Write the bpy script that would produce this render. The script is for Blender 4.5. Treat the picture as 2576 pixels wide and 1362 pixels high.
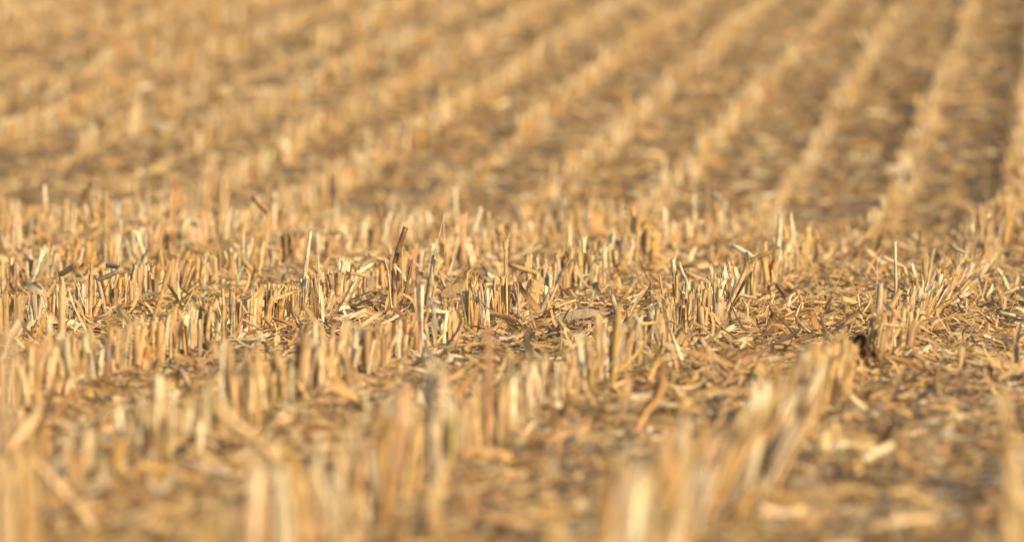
import bpy, math
import numpy as np
from mathutils import Matrix, Vector, Euler

R = math.radians
scene = bpy.context.scene
for o in list(bpy.data.objects):
    bpy.data.objects.remove(o, do_unlink=True)
col = scene.collection

# ------------------------------------------------------------------ camera
CAM_H = 1.026                 # a kneeling photographer with a long lens
LENS, SENSOR = 300.0, 36.0
PITCH = 0.0294                # looking slightly down
FOCUS = 28.2
cam_d = bpy.data.cameras.new('camera')
cam = bpy.data.objects.new('camera', cam_d)
col.objects.link(cam)
cam.location = (0, 0, CAM_H)
cam.rotation_euler = (math.pi / 2 - PITCH, 0, 0)
cam_d.lens, cam_d.sensor_width = LENS, SENSOR
cam_d.clip_start, cam_d.clip_end = 0.5, 3000
cam_d.dof.use_dof = True
cam_d.dof.focus_distance = FOCUS
cam_d.dof.aperture_fstop = 3.9
cam_d.dof.aperture_blades = 0
scene.camera = cam

# ------------------------------------------------------------------ light
SUN_EL, SUN_AZ = R(22), R(138)       # azimuth clockwise from +Y (view direction): behind the camera, to its right
world = bpy.data.worlds.new('World')
scene.world = world
world.use_nodes = True
wn = world.node_tree
bg = wn.nodes['Background']
sky = wn.nodes.new('ShaderNodeTexSky')
sky.sky_type = 'NISHITA'
sky.sun_disc = False
sky.sun_elevation = SUN_EL
sky.sun_rotation = SUN_AZ
wn.links.new(sky.outputs[0], bg.inputs[0])
bg.inputs[1].default_value = 0.10
sun_d = bpy.data.lights.new('sun', 'SUN')
sun_d.energy = 4.8
sun_d.angle = R(0.5)
sun_d.color = (1.0, 0.745, 0.41)
sun = bpy.data.objects.new('sun', sun_d)
col.objects.link(sun)
sv = Vector((math.sin(SUN_AZ) * math.cos(SUN_EL), math.cos(SUN_AZ) * math.cos(SUN_EL), math.sin(SUN_EL)))
sun.rotation_euler = sv.to_track_quat('Z', 'Y').to_euler()
sun.location = (20, -20, 20)
vs = scene.view_settings
vs.view_transform = 'Standard'
vs.look = 'None'
vs.exposure = 0.30
vs.gamma = 1.0
vs.use_curve_mapping = False
scene.render.engine = 'CYCLES'
scene.cycles.use_denoising = True
scene.cycles.max_bounces = 6

# ------------------------------------------------------------------ terrain and row layout
F = 2576 * LENS / SENSOR
_prof = np.array([(-900, 0), (0, 0), (34, 0), (39, -.004), (42, -.055), (45, -.18), (47.5, -.225), (50.7, -.132), (57.1, .096),
                  (88.3, 1.232), (130, 2.7), (180, 3.6), (300, 4.0), (900, 4.1)])
_py = np.arange(-900, 900, .5)
_pz = np.interp(_py, _prof[:, 0], _prof[:, 1])
_k = np.exp(-.5 * (np.arange(-8, 9) / 2.6) ** 2); _k /= _k.sum()
_pz = np.convolve(np.pad(_pz, 8, mode='edge'), _k, mode='valid')


def _ss(a, b, t):
    t = np.clip((t - a) / (b - a), 0, 1)
    return t * t * (3 - 2 * t)


def gz(y, x=-9.0):
    y, x = np.asarray(y, float), np.asarray(x, float)
    w = _ss(33.5, 39, y) * (1 - _ss(43, 49, y))
    side = -.045 * np.exp(-((x - 1.45) / .5) ** 2) + .045 * np.exp(-((x + 1.9) / .7) ** 2) + .05 * _ss(1.9, 2.6, x) - .03 * np.exp(-((x + .3) / .5) ** 2)
    return np.interp(y, _py, _pz) + w * side


_hd = np.array([(0, .0855), (41, .0855), (43, .054), (49, .054), (51, .0674), (400, .0674)])
_hy = np.arange(0, 400, .25)
_hx = np.concatenate([[0], np.cumsum(np.interp(_hy, _hd[:, 0], _hd[:, 1]) * .25)[:-1]])
_hx = _hx - np.interp(21.5, _hy, _hx) + .05
SPACING = .70


def row_x(d, k):
    return np.interp(d, _hy, _hx) + SPACING * k


def P(x4, y4, d):
    """Where the photograph's pixel (4096 wide) lies at distance d: used to measure the place, once."""
    u = (x4 / 1.59006 - 1288) / F
    v = (681 - y4 / 1.59006) / F
    c, s = math.cos(PITCH), math.sin(PITCH)
    dy, dz = c + v * s, -s + v * c
    t = d / dy
    return np.array((u * t, d, CAM_H + dz * t))


def ground_d(y4):
    """Distance at which the near, level part of the field shows at pixel row y4."""
    v = (681 - y4 / 1.59006) / F
    c, s = math.cos(PITCH), math.sin(PITCH)
    return CAM_H / (s - v * c) * (c + v * s)


def vnoise(x, y, seed=0):
    xi, yi = np.floor(x).astype(np.int64), np.floor(y).astype(np.int64)
    xf, yf = x - xi, y - yi
    xf, yf = xf * xf * (3 - 2 * xf), yf * yf * (3 - 2 * yf)

    def h(a, b):
        n = (a * 374761393 + b * 668265263 + seed * 974711) & 0x7fffffff
        n = ((n ^ (n >> 13)) * 1274126177) & 0x7fffffff
        return ((n ^ (n >> 16)) & 0xffff) / 65535.0
    return (h(xi, yi) * (1 - xf) + h(xi + 1, yi) * xf) * (1 - yf) + (h(xi, yi + 1) * (1 - xf) + h(xi + 1, yi + 1) * xf) * yf


# ------------------------------------------------------------------ materials
def new_mat(name):
    m = bpy.data.materials.new(name)
    m.use_nodes = True
    nt = m.node_tree
    return m, nt, nt.nodes, nt.links, nt.nodes['Principled BSDF'], nt.nodes['Material Output']


def dry_mat(name, rough, spec, translucent, streak, blotch):
    m, nt, N, L, bs, out = new_mat(name)
    at = N.new('ShaderNodeAttribute'); at.attribute_name = 'tint'
    oi = N.new('ShaderNodeObjectInfo')
    mul = N.new('ShaderNodeMix'); mul.data_type = 'RGBA'; mul.blend_type = 'MULTIPLY'; mul.inputs[0].default_value = 1
    L.new(at.outputs['Color'], mul.inputs[6]); L.new(oi.outputs['Color'], mul.inputs[7])
    tc = N.new('ShaderNodeTexCoord')
    off = N.new('ShaderNodeMath'); off.operation = 'MULTIPLY'; off.inputs[1].default_value = 37.0
    L.new(oi.outputs['Random'], off.inputs[0])
    add = N.new('ShaderNodeVectorMath'); add.operation = 'ADD'
    L.new(tc.outputs['Object'], add.inputs[0]); L.new(off.outputs[0], add.inputs[1])
    sc = N.new('ShaderNodeVectorMath'); sc.operation = 'MULTIPLY'; sc.inputs[1].default_value = (210, 210, 11)
    L.new(add.outputs[0], sc.inputs[0])
    n1 = N.new('ShaderNodeTexNoise'); n1.inputs['Scale'].default_value = 1; n1.inputs['Detail'].default_value = 3
    L.new(sc.outputs[0], n1.inputs['Vector'])
    mr = N.new('ShaderNodeMapRange'); mr.inputs[1].default_value = .3; mr.inputs[2].default_value = .7
    mr.inputs[3].default_value = 1 - streak; mr.inputs[4].default_value = 1 + streak * .7
    L.new(n1.outputs[0], mr.inputs[0])
    m2 = N.new('ShaderNodeMix'); m2.data_type = 'RGBA'; m2.blend_type = 'MULTIPLY'; m2.inputs[0].default_value = 1
    L.new(mul.outputs[2], m2.inputs[6]); L.new(mr.outputs[0], m2.inputs[7])
    n2 = N.new('ShaderNodeTexNoise'); n2.inputs['Scale'].default_value = 38; n2.inputs['Detail'].default_value = 4
    L.new(add.outputs[0], n2.inputs['Vector'])
    r2 = N.new('ShaderNodeMapRange'); r2.inputs[1].default_value = .52; r2.inputs[2].default_value = .72; r2.inputs[4].default_value = blotch
    L.new(n2.outputs[0], r2.inputs[0])
    m3 = N.new('ShaderNodeMix'); m3.data_type = 'RGBA'; m3.blend_type = 'MULTIPLY'
    m3.inputs[7].default_value = (.50, .40, .36, 1)
    L.new(r2.outputs[0], m3.inputs[0]); L.new(m2.outputs[2], m3.inputs[6])
    L.new(m3.outputs[2], bs.inputs['Base Color'])
    bs.inputs['Roughness'].default_value = rough
    bs.inputs['Specular IOR Level'].default_value = spec
    bp = N.new('ShaderNodeBump'); bp.inputs['Strength'].default_value = .35; bp.inputs['Distance'].default_value = .001
    L.new(n1.outputs[0], bp.inputs['Height']); L.new(bp.outputs[0], bs.inputs['Normal'])
    if translucent:
        tr = N.new('ShaderNodeBsdfTranslucent'); L.new(m3.outputs[2], tr.inputs[0])
        mx = N.new('ShaderNodeMixShader'); mx.inputs[0].default_value = translucent
        L.new(bs.outputs[0], mx.inputs[1]); L.new(tr.outputs[0], mx.inputs[2]); L.new(mx.outputs[0], out.inputs[0])
    return m


M_STALK = dry_mat('dry_stalk_rind', .36, .5, 0, .34, .6)
M_LEAF = dry_mat('dry_leaf', .55, .3, .22, .30, .6)
M_PITH = dry_mat('pith', .9, .1, 0, .15, .4)
M_LITTER = dry_mat('crop_residue', .55, .3, .12, .22, .5)
MATS = [M_STALK, M_LEAF, M_PITH, M_LITTER]


def soil_mat():
    m, nt, N, L, bs, out = new_mat('soil')
    tc = N.new('ShaderNodeTexCoord')
    n1 = N.new('ShaderNodeTexNoise'); n1.inputs['Scale'].default_value = 9; n1.inputs['Detail'].default_value = 8
    L.new(tc.outputs['Object'], n1.inputs['Vector'])
    cr = N.new('ShaderNodeValToRGB')
    e = cr.color_ramp.elements
    e[0].position, e[0].color = .35, (.135, .118, .104, 1)
    e[1].position, e[1].color = .68, (.28, .245, .21, 1)
    L.new(n1.outputs[0], cr.inputs[0])
    mp = N.new('ShaderNodeMapping'); mp.inputs['Scale'].default_value = (60, 22, 40)
    L.new(tc.outputs['Object'], mp.inputs['Vector'])
    n2 = N.new('ShaderNodeTexNoise'); n2.inputs['Scale'].default_value = 1; n2.inputs['Detail'].default_value = 3
    L.new(mp.outputs[0], n2.inputs['Vector'])
    r2 = N.new('ShaderNodeMapRange'); r2.inputs[1].default_value = .54; r2.inputs[2].default_value = .60
    L.new(n2.outputs[0], r2.inputs[0])
    n3 = N.new('ShaderNodeTexNoise'); n3.inputs['Scale'].default_value = 30
    L.new(tc.outputs['Object'], n3.inputs['Vector'])
    c3 = N.new('ShaderNodeValToRGB')
    e = c3.color_ramp.elements
    e[0].position, e[0].color = .35, (.20, .12, .055, 1)
    e[1].position, e[1].color = .65, (.48, .34, .19, 1)
    L.new(n3.outputs[0], c3.inputs[0])
    mx = N.new('ShaderNodeMix'); mx.data_type = 'RGBA'
    L.new(r2.outputs[0], mx.inputs[0]); L.new(cr.outputs[0], mx.inputs[6]); L.new(c3.outputs[0], mx.inputs[7])
    L.new(mx.outputs[2], bs.inputs['Base Color'])
    bs.inputs['Roughness'].default_value = .95
    bs.inputs['Specular IOR Level'].default_value = .15
    bp = N.new('ShaderNodeBump'); bp.inputs['Strength'].default_value = .8; bp.inputs['Distance'].default_value = .02
    L.new(n1.outputs[0], bp.inputs['Height']); L.new(bp.outputs[0], bs.inputs['Normal'])
    return m


M_SOIL = soil_mat()


# ------------------------------------------------------------------ mesh helpers (all shapes are numpy chunks of triangles)
class Chunk:
    """verts, triangles, tint per vertex, material index per triangle"""

    def __init__(self, v, f, t, m=0):
        self.v = np.asarray(v, float).reshape(-1, 3)
        self.f = np.asarray(f, np.int64).reshape(-1, 3)
        t = np.asarray(t, float)
        self.t = np.broadcast_to(t, self.v.shape).copy()
        self.m = np.full(len(self.f), m, np.int32) if np.isscalar(m) else np.asarray(m, np.int32)


def join(cs):
    n, v, f, t, m = 0, [], [], [], []
    for c in cs:
        v.append(c.v); f.append(c.f + n); t.append(c.t); m.append(c.m); n += len(c.v)
    return Chunk(np.vstack(v), np.vstack(f), np.vstack(t), np.concatenate(m))


def to_mesh(name, c, smooth=True):
    me = bpy.data.meshes.new(name)
    nv, nf = len(c.v), len(c.f)
    me.vertices.add(nv); me.vertices.foreach_set('co', c.v.astype(np.float32).ravel())
    me.loops.add(nf * 3); me.loops.foreach_set('vertex_index', c.f.astype(np.int32).ravel())
    me.polygons.add(nf)
    me.polygons.foreach_set('loop_start', np.arange(0, nf * 3, 3, dtype=np.int32))
    used = np.unique(c.m)
    for u in used:
        me.materials.append(MATS[u])
    me.polygons.foreach_set('material_index', np.searchsorted(used, c.m).astype(np.int32))
    me.polygons.foreach_set('use_smooth', np.full(nf, smooth))
    a = me.attributes.new('tint', 'FLOAT_COLOR', 'POINT')
    a.data.foreach_set('color', np.hstack([c.t, np.ones((nv, 1))]).astype(np.float32).ravel())
    me.update(calc_edges=True)
    return me


def frames(path):
    path = np.asarray(path, float)
    tan = np.gradient(path, axis=0)
    tan /= np.linalg.norm(tan, axis=1, keepdims=True) + 1e-12
    ref = np.array((1.0, 0, 0)) if abs(tan[0][0]) < .8 else np.array((0, 1.0, 0))
    U, V = [], []
    for t in tan:
        u = ref - t * ref.dot(t); u /= np.linalg.norm(u) + 1e-12
        w = np.cross(t, u)
        U.append(u); V.append(w); ref = u
    return path, tan, np.array(U), np.array(V)


def tube(path, rad, sides, rng, tint=1.0, ring_tint=None, rag=0.0, oval=1.0, span=2 * math.pi, a0=0.0, mat=0, groove=.05, cap=False, capb=False):
    path, tan, U, V = frames(path)
    n = len(path)
    rad = np.broadcast_to(np.asarray(rad, float), (n,)) if np.ndim(rad) < 2 else rad
    closed = span > 6.2
    s = sides if closed else sides + 1
    ang = a0 + np.arange(s) * span / sides
    g = 1 + rng.normal(0, groove, s)
    rr = (rad[:, None] if np.ndim(rad) == 1 else rad) * g[None, :]
    off = U[:, None, :] * (np.cos(ang) * 1.0)[None, :, None] + V[:, None, :] * (np.sin(ang) * oval)[None, :, None]
    v = path[:, None, :] + off * rr[:, :, None]
    if rag:
        e = rng.uniform(0, 1, s) ** 2.2 * rag
        v[-1] += tan[-1] * e[:, None]
        v[-2] += tan[-1] * (e * .3)[:, None]
    v = v.reshape(-1, 3)
    i, j = np.meshgrid(np.arange(n - 1), np.arange(s if closed else s - 1), indexing='ij')
    a = (i * s + j).ravel(); b = (i * s + (j + 1) % s).ravel()
    f = np.vstack([np.stack([a, b, b + s], 1), np.stack([a, b + s, a + s], 1)])
    tt = np.ones((n, s, 3)) * np.asarray(tint)
    if ring_tint is not None:
        tt = tt * np.asarray(ring_tint).reshape(n, 1, -1)
    tt *= (1 + rng.normal(0, .07, (1, s, 1)))
    tt = tt.reshape(-1, 3)
    for on, idx, ri in ((cap, n - 1, -1), (capb, 0, 0)):
        if on and closed:
            c = len(v)
            v = np.vstack([v, path[idx]])
            tt = np.vstack([tt, np.asarray(tint) * np.ones(3)])
            q = idx * s + np.arange(s); q2 = idx * s + (np.arange(s) + 1) % s
            tri = np.stack([q, q2, np.full(s, c)], 1)
            f = np.vstack([f, tri if ri == -1 else tri[:, ::-1]])
    return Chunk(v, f, tt, mat)


def strip(path, width, rng, side=None, fold=.25, tint=1.0, mat=1, rag=.15, twist=0.0):
    """a leaf blade: three vertices across, folded along the midrib"""
    path, tan, U, V = frames(path)
    n = len(path)
    width = np.broadcast_to(np.asarray(width, float), (n,)).copy()
    if side is not None:
        s = np.asarray(side, float)
        U = s[None] - tan * (tan @ s)[:, None]
        U /= np.linalg.norm(U, axis=1, keepdims=True) + 1e-9
        V = np.cross(tan, U)
    th = np.linspace(0, twist, n)
    u = U * np.cos(th)[:, None] + V * np.sin(th)[:, None]
    w = V * np.cos(th)[:, None] - U * np.sin(th)[:, None]
    l = path - u * (width * (1 + rng.normal(0, rag, n)) / 2)[:, None] + w * (width * fold)[:, None]
    r = path + u * (width * (1 + rng.normal(0, rag, n)) / 2)[:, None] + w * (width * fold)[:, None]
    v = np.stack([l, path, r], 1).reshape(-1, 3)
    f = []
    for i in range(n - 1):
        for j in (0, 1):
            a = i * 3 + j
            f += [(a, a + 1, a + 4), (a, a + 4, a + 3)]
    t = np.ones((n, 3, 3)) * np.asarray(tint)
    t[:, 1] *= 1.12
    return Chunk(v, f, t.reshape(-1, 3), mat)


def obj(name, mesh, parent=None):
    o = bpy.data.objects.new(name, mesh)
    col.objects.link(o)
    if parent is not None:
        o.parent = parent
    return o


def tag(o, label=None, cat=None, group=None, kind=None):
    for key, val in (('label', label), ('category', cat), ('group', group), ('kind', kind)):
        if val:
            o[key] = val
    return o


# ------------------------------------------------------------------ the ground
def build_ground():
    xs = np.unique(np.concatenate([np.geomspace(9, 700, 24), np.arange(-5, 9, .075), -np.geomspace(5, 700, 26)]))
    ys = np.unique(np.concatenate([-np.geomspace(1, 700, 20), np.arange(0, 12, .5), np.arange(12, 44, .06), np.arange(44, 125, .25), np.geomspace(125, 850, 50)]))
    X, Y = np.meshgrid(xs, ys)
    Z = gz(Y, X)
    amp = np.interp(Y, [-5, 10, 50, 130, 200], [0, 1, 1, 1, 0]) * np.interp(np.abs(X - 1), [0, 12, 30], [1, 1, 0])
    Z = Z + amp * ((vnoise(X * 5, Y * 5, 1) - .5) * .026 + (vnoise(X * 13, Y * 13, 2) - .5) * .026 + (vnoise(X * .6, Y * .35, 3) - .5) * .03) - .008
    v = np.stack([X, Y, Z], -1).reshape(-1, 3)
    s = len(xs)
    i, j = np.meshgrid(np.arange(len(ys) - 1), np.arange(s - 1), indexing='ij')
    a = (i * s + j).ravel()
    f = np.vstack([np.stack([a, a + 1, a + s + 1], 1), np.stack([a, a + s + 1, a + s], 1)])
    c = Chunk(v, f, 1.0, 0)
    me = to_mesh('ground', c)
    me.materials.clear(); me.materials.append(M_SOIL)
    tag(obj('ground', me), 'grey brown soil of the harvested field, dipping then rising to a slope', kind='structure')


build_ground()

# ------------------------------------------------------------------ stalk kinds
TINTS = {
    'straw': (.60, .43, .225), 'golden': (.60, .40, .165), 'pale': (.80, .69, .48), 'tan': (.50, .35, .195), 'grey': (.47, .385, .27),
    'pinkish': (.62, .455, .27), 'brown': (.30, .19, .09), 'olive': (.46, .37, .15)}
T_NAMES = list(TINTS)
T_COL = np.array([TINTS[k] for k in T_NAMES])
T_P = np.array([.35, .21, .20, .11, .06, .035, .025, .01])


def stem_parts(rng, H, r, top, lod):
    """Stem along z with a node or two and a torn top; returns (stem, pith)"""
    sides = 5 if lod else 10
    bend = rng.normal(0, .012, 2)
    nodes = sorted(rng.uniform(.15, .8, 1 if lod else rng.integers(1, 3)) * H)
    z = [-.03, 0, H * .5, H]
    for q in nodes:
        z += [q - r * .7, q, q + r * .7]
    z = np.array(sorted(z))
    rad = r * (1 - .12 * np.clip(z / H, 0, 1))
    rt = np.ones((len(z), 3))
    for q in nodes:
        w = np.exp(-((z - q) / (r * .5)) ** 2)
        rad = rad * (1 + .17 * w)
        rt *= 1 - w[:, None] * np.array((.38, .46, .5))
    path = np.stack([bend[0] * (z / H) ** 2, bend[1] * (z / H) ** 2, z], 1)
    rag = {'cut': .006, 'torn': .028, 'frayed': .02}[top]
    st = tube(path, rad, sides, rng, 1.0, rt, rag=rag, oval=rng.uniform(.78, 1), mat=0)
    pr = path[-1] - np.array((0, 0, .004))
    pith = tube(np.array([pr - (0, 0, .002), pr]), r * .8, sides, rng, (1.15, 1.2, 1.3), oval=.9, mat=2, cap=True)
    return st, pith, path


def fibres(rng, at, r, n, length, tint=(1.15, 1.15, 1.1)):
    cs = []
    for _ in range(n):
        a = rng.uniform(0, 6.28)
        b = at + np.array((math.cos(a), math.sin(a), 0)) * r * rng.uniform(.4, 1)
        d = np.array((math.cos(a) * .35 + rng.normal(0, .25), math.sin(a) * .35 + rng.normal(0, .25), 1.0))
        l = length * rng.uniform(.4, 1)
        p = np.array([b - d * .006, b + d * l * .5, b + d * l + rng.normal(0, .15, 3) * l])
        w = rng.uniform(.0012, .0035)
        cs.append(strip(p, [w, w * .8, .0004], rng, fold=.1, tint=tint, mat=1))
    return join(cs)


def sheath(rng, H, r, lod):
    z0, z1 = rng.uniform(-.01, .25) * H, H * rng.uniform(.55, 1.08)
    m = 4 if lod else 6
    z = np.linspace(z0, z1, m)
    span = rng.uniform(2.2, 4.6)
    a0 = rng.uniform(0, 6.28)
    sides = 4 if lod else 7
    t = np.linspace(0, 1, m)
    flare = rng.uniform(.1, .9)
    rr = r * (1.12 + flare * t[:, None] ** 2 * np.abs(np.linspace(-1, 1, sides + 1))[None, :] ** 1.5)
    path = np.stack([rng.normal(0, .003) * t, rng.normal(0, .003) * t, z], 1)
    tint = np.array((1.05, 1.02, 1.0)) * rng.uniform(.78, 1.18) * (1 + rng.normal(0, .03, 3))
    return tube(path, rr, sides, rng, tint, rag=rng.uniform(.008, .04), span=span, a0=a0, mat=1, groove=.08)


def blade(rng, z, L, r, lod, droop=1.0, width=.016):
    n = 5 if lod else 8
    a = rng.uniform(0, 6.28)
    d = np.array((math.cos(a), math.sin(a), 0))
    t = np.linspace(0, 1, n)
    up = rng.uniform(.1, .8)
    h = L * (up * t - droop * (up + .5) * t ** 2)
    p = d[None] * (r + L * .75 * t)[:, None] + np.array((0, 0, 1.0))[None] * (z + h)[:, None]
    p[:, 2] = np.maximum(p[:, 2], .006)
    p += rng.normal(0, .004, p.shape)
    w = width * np.interp(t, [0, .2, .7, 1], [.7, 1, .8, .15]) * rng.uniform(.6, 1.2)
    side = np.cross(d, (0, 0, 1.0))
    return strip(p, w, rng, side=side, fold=rng.uniform(.08, .35), tint=rng.uniform(.72, 1.12) * np.array((1, .96, .9)), twist=rng.normal(0, .9))


def make_variant(seed, lod):
    rng = np.random.default_rng(seed)
    kind = rng.choice(['plain', 'frayed', 'husk', 'bladed', 'thin', 'snapped'], p=[.33, .27, .12, .11, .14, .03])
    H = .138
    r = rng.uniform(.0062, .0108)
    parts = []
    if kind == 'thin':
        r = rng.uniform(.003, .005)
    if kind == 'husk':
        r *= rng.uniform(1.1, 1.45)
    top = {'plain': 'cut', 'frayed': 'frayed', 'husk': 'torn', 'bladed': rng.choice(['cut', 'torn']), 'thin': 'cut', 'snapped': 'torn'}[kind]
    st, pith, path = stem_parts(rng, H, r, top, lod)
    parts.append(('stem', st))
    parts.append(('pith', pith))
    if kind in ('plain', 'frayed', 'husk', 'bladed') and rng.random() < .85:
        parts.append(('leaf_sheath', sheath(rng, H, r, lod)))
    if kind in ('husk', 'frayed') and rng.random() < .6:
        parts.append(('leaf_sheath', sheath(rng, H, r * 1.15, lod)))
    if kind in ('frayed', 'husk', 'plain', 'bladed') and not lod:
        parts.append(('frayed_fibres', fibres(rng, path[-1], r, {'plain': 4, 'bladed': 5}.get(kind, 11), .032)))
    if kind == 'bladed':
        parts.append(('leaf_blade', blade(rng, H * rng.uniform(.4, .95), rng.uniform(.08, .17), r, lod)))
    if kind == 'snapped':
        a = rng.uniform(0, 6.28)
        d = np.array((math.cos(a), math.sin(a), rng.uniform(-.5, .5))); d /= np.linalg.norm(d)
        L = rng.uniform(.05, .12)
        p = path[-1] + d[None] * np.linspace(-.004, L, 4)[:, None]
        parts.append(('snapped_stem', tube(p, [r * .8, r * .95, r * .9, r * .85], 5 if lod else 8, rng, .95, rag=.012, mat=0, cap=True)))
    return {'kind': kind, 'parts': parts, 'H': H, 'r': r}


N_VAR, N_LOD = 44, 16
VAR = [make_variant(100 + i, False) for i in range(N_VAR)]
LOD = [make_variant(900 + i, True) for i in range(N_LOD)]


def rot_mats(yaw, lean, lean_dir):
    """R = tilt by lean towards lean_dir, after a turn by yaw about z (arrays)"""
    c, s = np.cos(yaw), np.sin(yaw)
    z0, o1 = np.zeros_like(c), np.ones_like(c)
    A = np.stack([np.stack([c, -s, z0], -1), np.stack([s, c, z0], -1), np.stack([z0, z0, o1], -1)], -2)
    ax, ay = -np.sin(lean_dir), np.cos(lean_dir)
    cl, sl = np.cos(lean), np.sin(lean)
    t = 1 - cl
    B = np.stack([np.stack([t * ax * ax + cl, t * ax * ay, sl * ay], -1), np.stack([t * ax * ay, t * ay * ay + cl, -sl * ax], -1),
                  np.stack([-sl * ay, sl * ax, cl], -1)], -2)
    return B @ A


def bake(chunks, which, mats, scales, locs, tints):
    """many transformed copies of a few chunks as one chunk"""
    V, Fc, T, Mi, n = [], [], [], [], 0
    for k, c in enumerate(chunks):
        idx = np.nonzero(which == k)[0]
        if not len(idx):
            continue
        sv = c.v[None] * scales[idx][:, None, :]
        v = np.einsum('nij,nvj->nvi', mats[idx], sv) + locs[idx][:, None, :]
        nv = len(c.v)
        f = c.f[None] + (np.arange(len(idx)) * nv)[:, None, None] + n
        V.append(v.reshape(-1, 3)); Fc.append(f.reshape(-1, 3))
        T.append((c.t[None] * tints[idx][:, None, :]).reshape(-1, 3)); Mi.append(np.tile(c.m, len(idx)))
        n += nv * len(idx)
    return Chunk(np.vstack(V), np.vstack(Fc), np.vstack(T), np.concatenate(Mi))


# ------------------------------------------------------------------ single plants that the photograph singles out
HEROES = []      # (x, y) of each base, so that no other stalk grows into it
LANDMARKS = []   # (row, distance, short name)
hr = np.random.default_rng(5)


def root(name, loc, label, cat, group=None):
    o = bpy.data.objects.new(name, None)
    o.empty_display_size = .02
    col.objects.link(o)
    o.location = loc
    return tag(o, label, cat, group)


def resample(p, n):
    p = np.asarray(p, float)
    s = np.concatenate([[0], np.cumsum(np.linalg.norm(np.diff(p, axis=0), axis=1))])
    q = np.linspace(0, s[-1], n)
    return np.stack([np.interp(q, s, p[:, k]) for k in range(3)], 1)


def part(name, chunks, parent, base, tint):
    c = join(chunks) if isinstance(chunks, list) else chunks
    c.v = c.v - base
    c.t = c.t * np.asarray(tint)
    return obj(name, to_mesh(name, c), parent)


def col_of(t):
    return np.array(TINTS[t] if isinstance(t, str) else t)


def hero(label, pts, w, tint='straw', d=None, dd=0.0, up=None, sheaths=1, fib=0, blades=(), nodes=1, top='cut', near=None, row=None, name='corn_stalk', cat='corn stalk', seat=True):
    """A single stalk: pts are the pixels of its base and of the bends above it; w its width in pixels."""
    d = d or ground_d(pts[0][1])
    p = np.array([P(x, y, d + dd * i) for i, (x, y) in enumerate(pts)])
    if seat:
        g = gz(d) - .02
        dirn = p[1] - p[0]
        if p[0][2] > g + .001 and dirn[2] > .01:
            p[0] = p[0] - dirn / dirn[2] * (p[0][2] - g)
    base = p[0].copy()
    if seat:
        base[2] = gz(d)
    px = 34133.0 / d
    r = w / px / 2
    tc = col_of(tint)
    o = root(name, base, label, cat, 'maize stubble stalks')
    HEROES.append(base[:2])
    if near:
        LANDMARKS.append((row, d, near))
    seg = p[:2] if up else p
    L = np.linalg.norm(np.diff(seg, axis=0), axis=1).sum()
    n = max(8, int(L / .012))
    q = resample(seg, n)
    q[1:-1] += hr.normal(0, r * .04, (n - 2, 3))
    rad = np.linspace(r, r * .86, n)
    rt = np.ones((n, 3))
    t = np.linspace(0, 1, n)
    for k in range(nodes):
        c = hr.uniform(.3, .85) if nodes < 3 else (k + .6) / nodes
        g = np.exp(-((t - c) * L / (r * .9)) ** 2)
        rad = rad * (1 + .2 * g)
        rt = rt * (1 - g[:, None] * np.array((.4, .48, .52)))
    rag = {'cut': r * .6, 'torn': r * 3.2, 'frayed': r * 2}[top]
    stem = part('stem', tube(q, rad, 12, hr, 1.0, rt, rag=rag, oval=.9, mat=0), o, base, tc)
    tdir = q[-1] - q[-2]; tdir /= np.linalg.norm(tdir)
    part('pith', tube(np.array([q[-1] - tdir * .005, q[-1] - tdir * .0015]), r * .78, 12, hr, 1.0, oval=.9, mat=2, cap=True), stem, base, tc * .4 + np.array((.42, .34, .22)))
    for k in range(sheaths):
        a, b = hr.uniform(0, .2), hr.uniform(.5, .95)
        sp = resample(q[int(a * n):max(int(b * n), int(a * n) + 3)], 8)
        fl = hr.uniform(.02, .2)
        rr = r * (1.1 + .08 * k + fl * np.linspace(0, 1, 8)[:, None] ** 2 * np.abs(np.linspace(-1, 1, 9))[None] ** 1.5)
        part('leaf_sheath', tube(sp, rr, 8, hr, hr.uniform(.85, 1.15) * np.array((1, .98, .95)), rag=hr.uniform(.01, .03), span=hr.uniform(2.4, 4.2), a0=hr.uniform(0, 6.28), mat=1), o, base, tc)
    if fib:
        part('frayed_fibres', fibres(hr, q[-1], r * 1.1, fib, .035), stem, base, tc)
    if up:                                                    # a snapped upper length, at an angle to the stem
        uw, utint = up
        q2 = resample(p[1:], 10)
        r2 = uw / px / 2
        rr = np.full(10, r2); rr[0] *= .8; rr[-1] *= 1.12
        rt2 = np.ones((10, 3)); rt2[-1] = (.75, .65, .6)
        part('snapped_stem', tube(q2, rr, 12, hr, 1.0, rt2, rag=r2 * .4, mat=0, cap=True), o, base, col_of(utint))
    for b in blades:                                          # (points, width px, tint)
        bp, bw, bt = b
        q3 = resample([P(x, y, d - .02 - .012 * i) for i, (x, y) in enumerate(bp)], 9)
        wd = bw / px * np.interp(np.linspace(0, 1, 9), [0, .25, .75, 1], [.55, 1, .9, .25])
        part('leaf_blade', strip(q3, wd, hr, side=(.5, .75, .35), fold=.22, tint=1.0, twist=hr.normal(0, .5)), o, base, col_of(bt))
    return o


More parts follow.
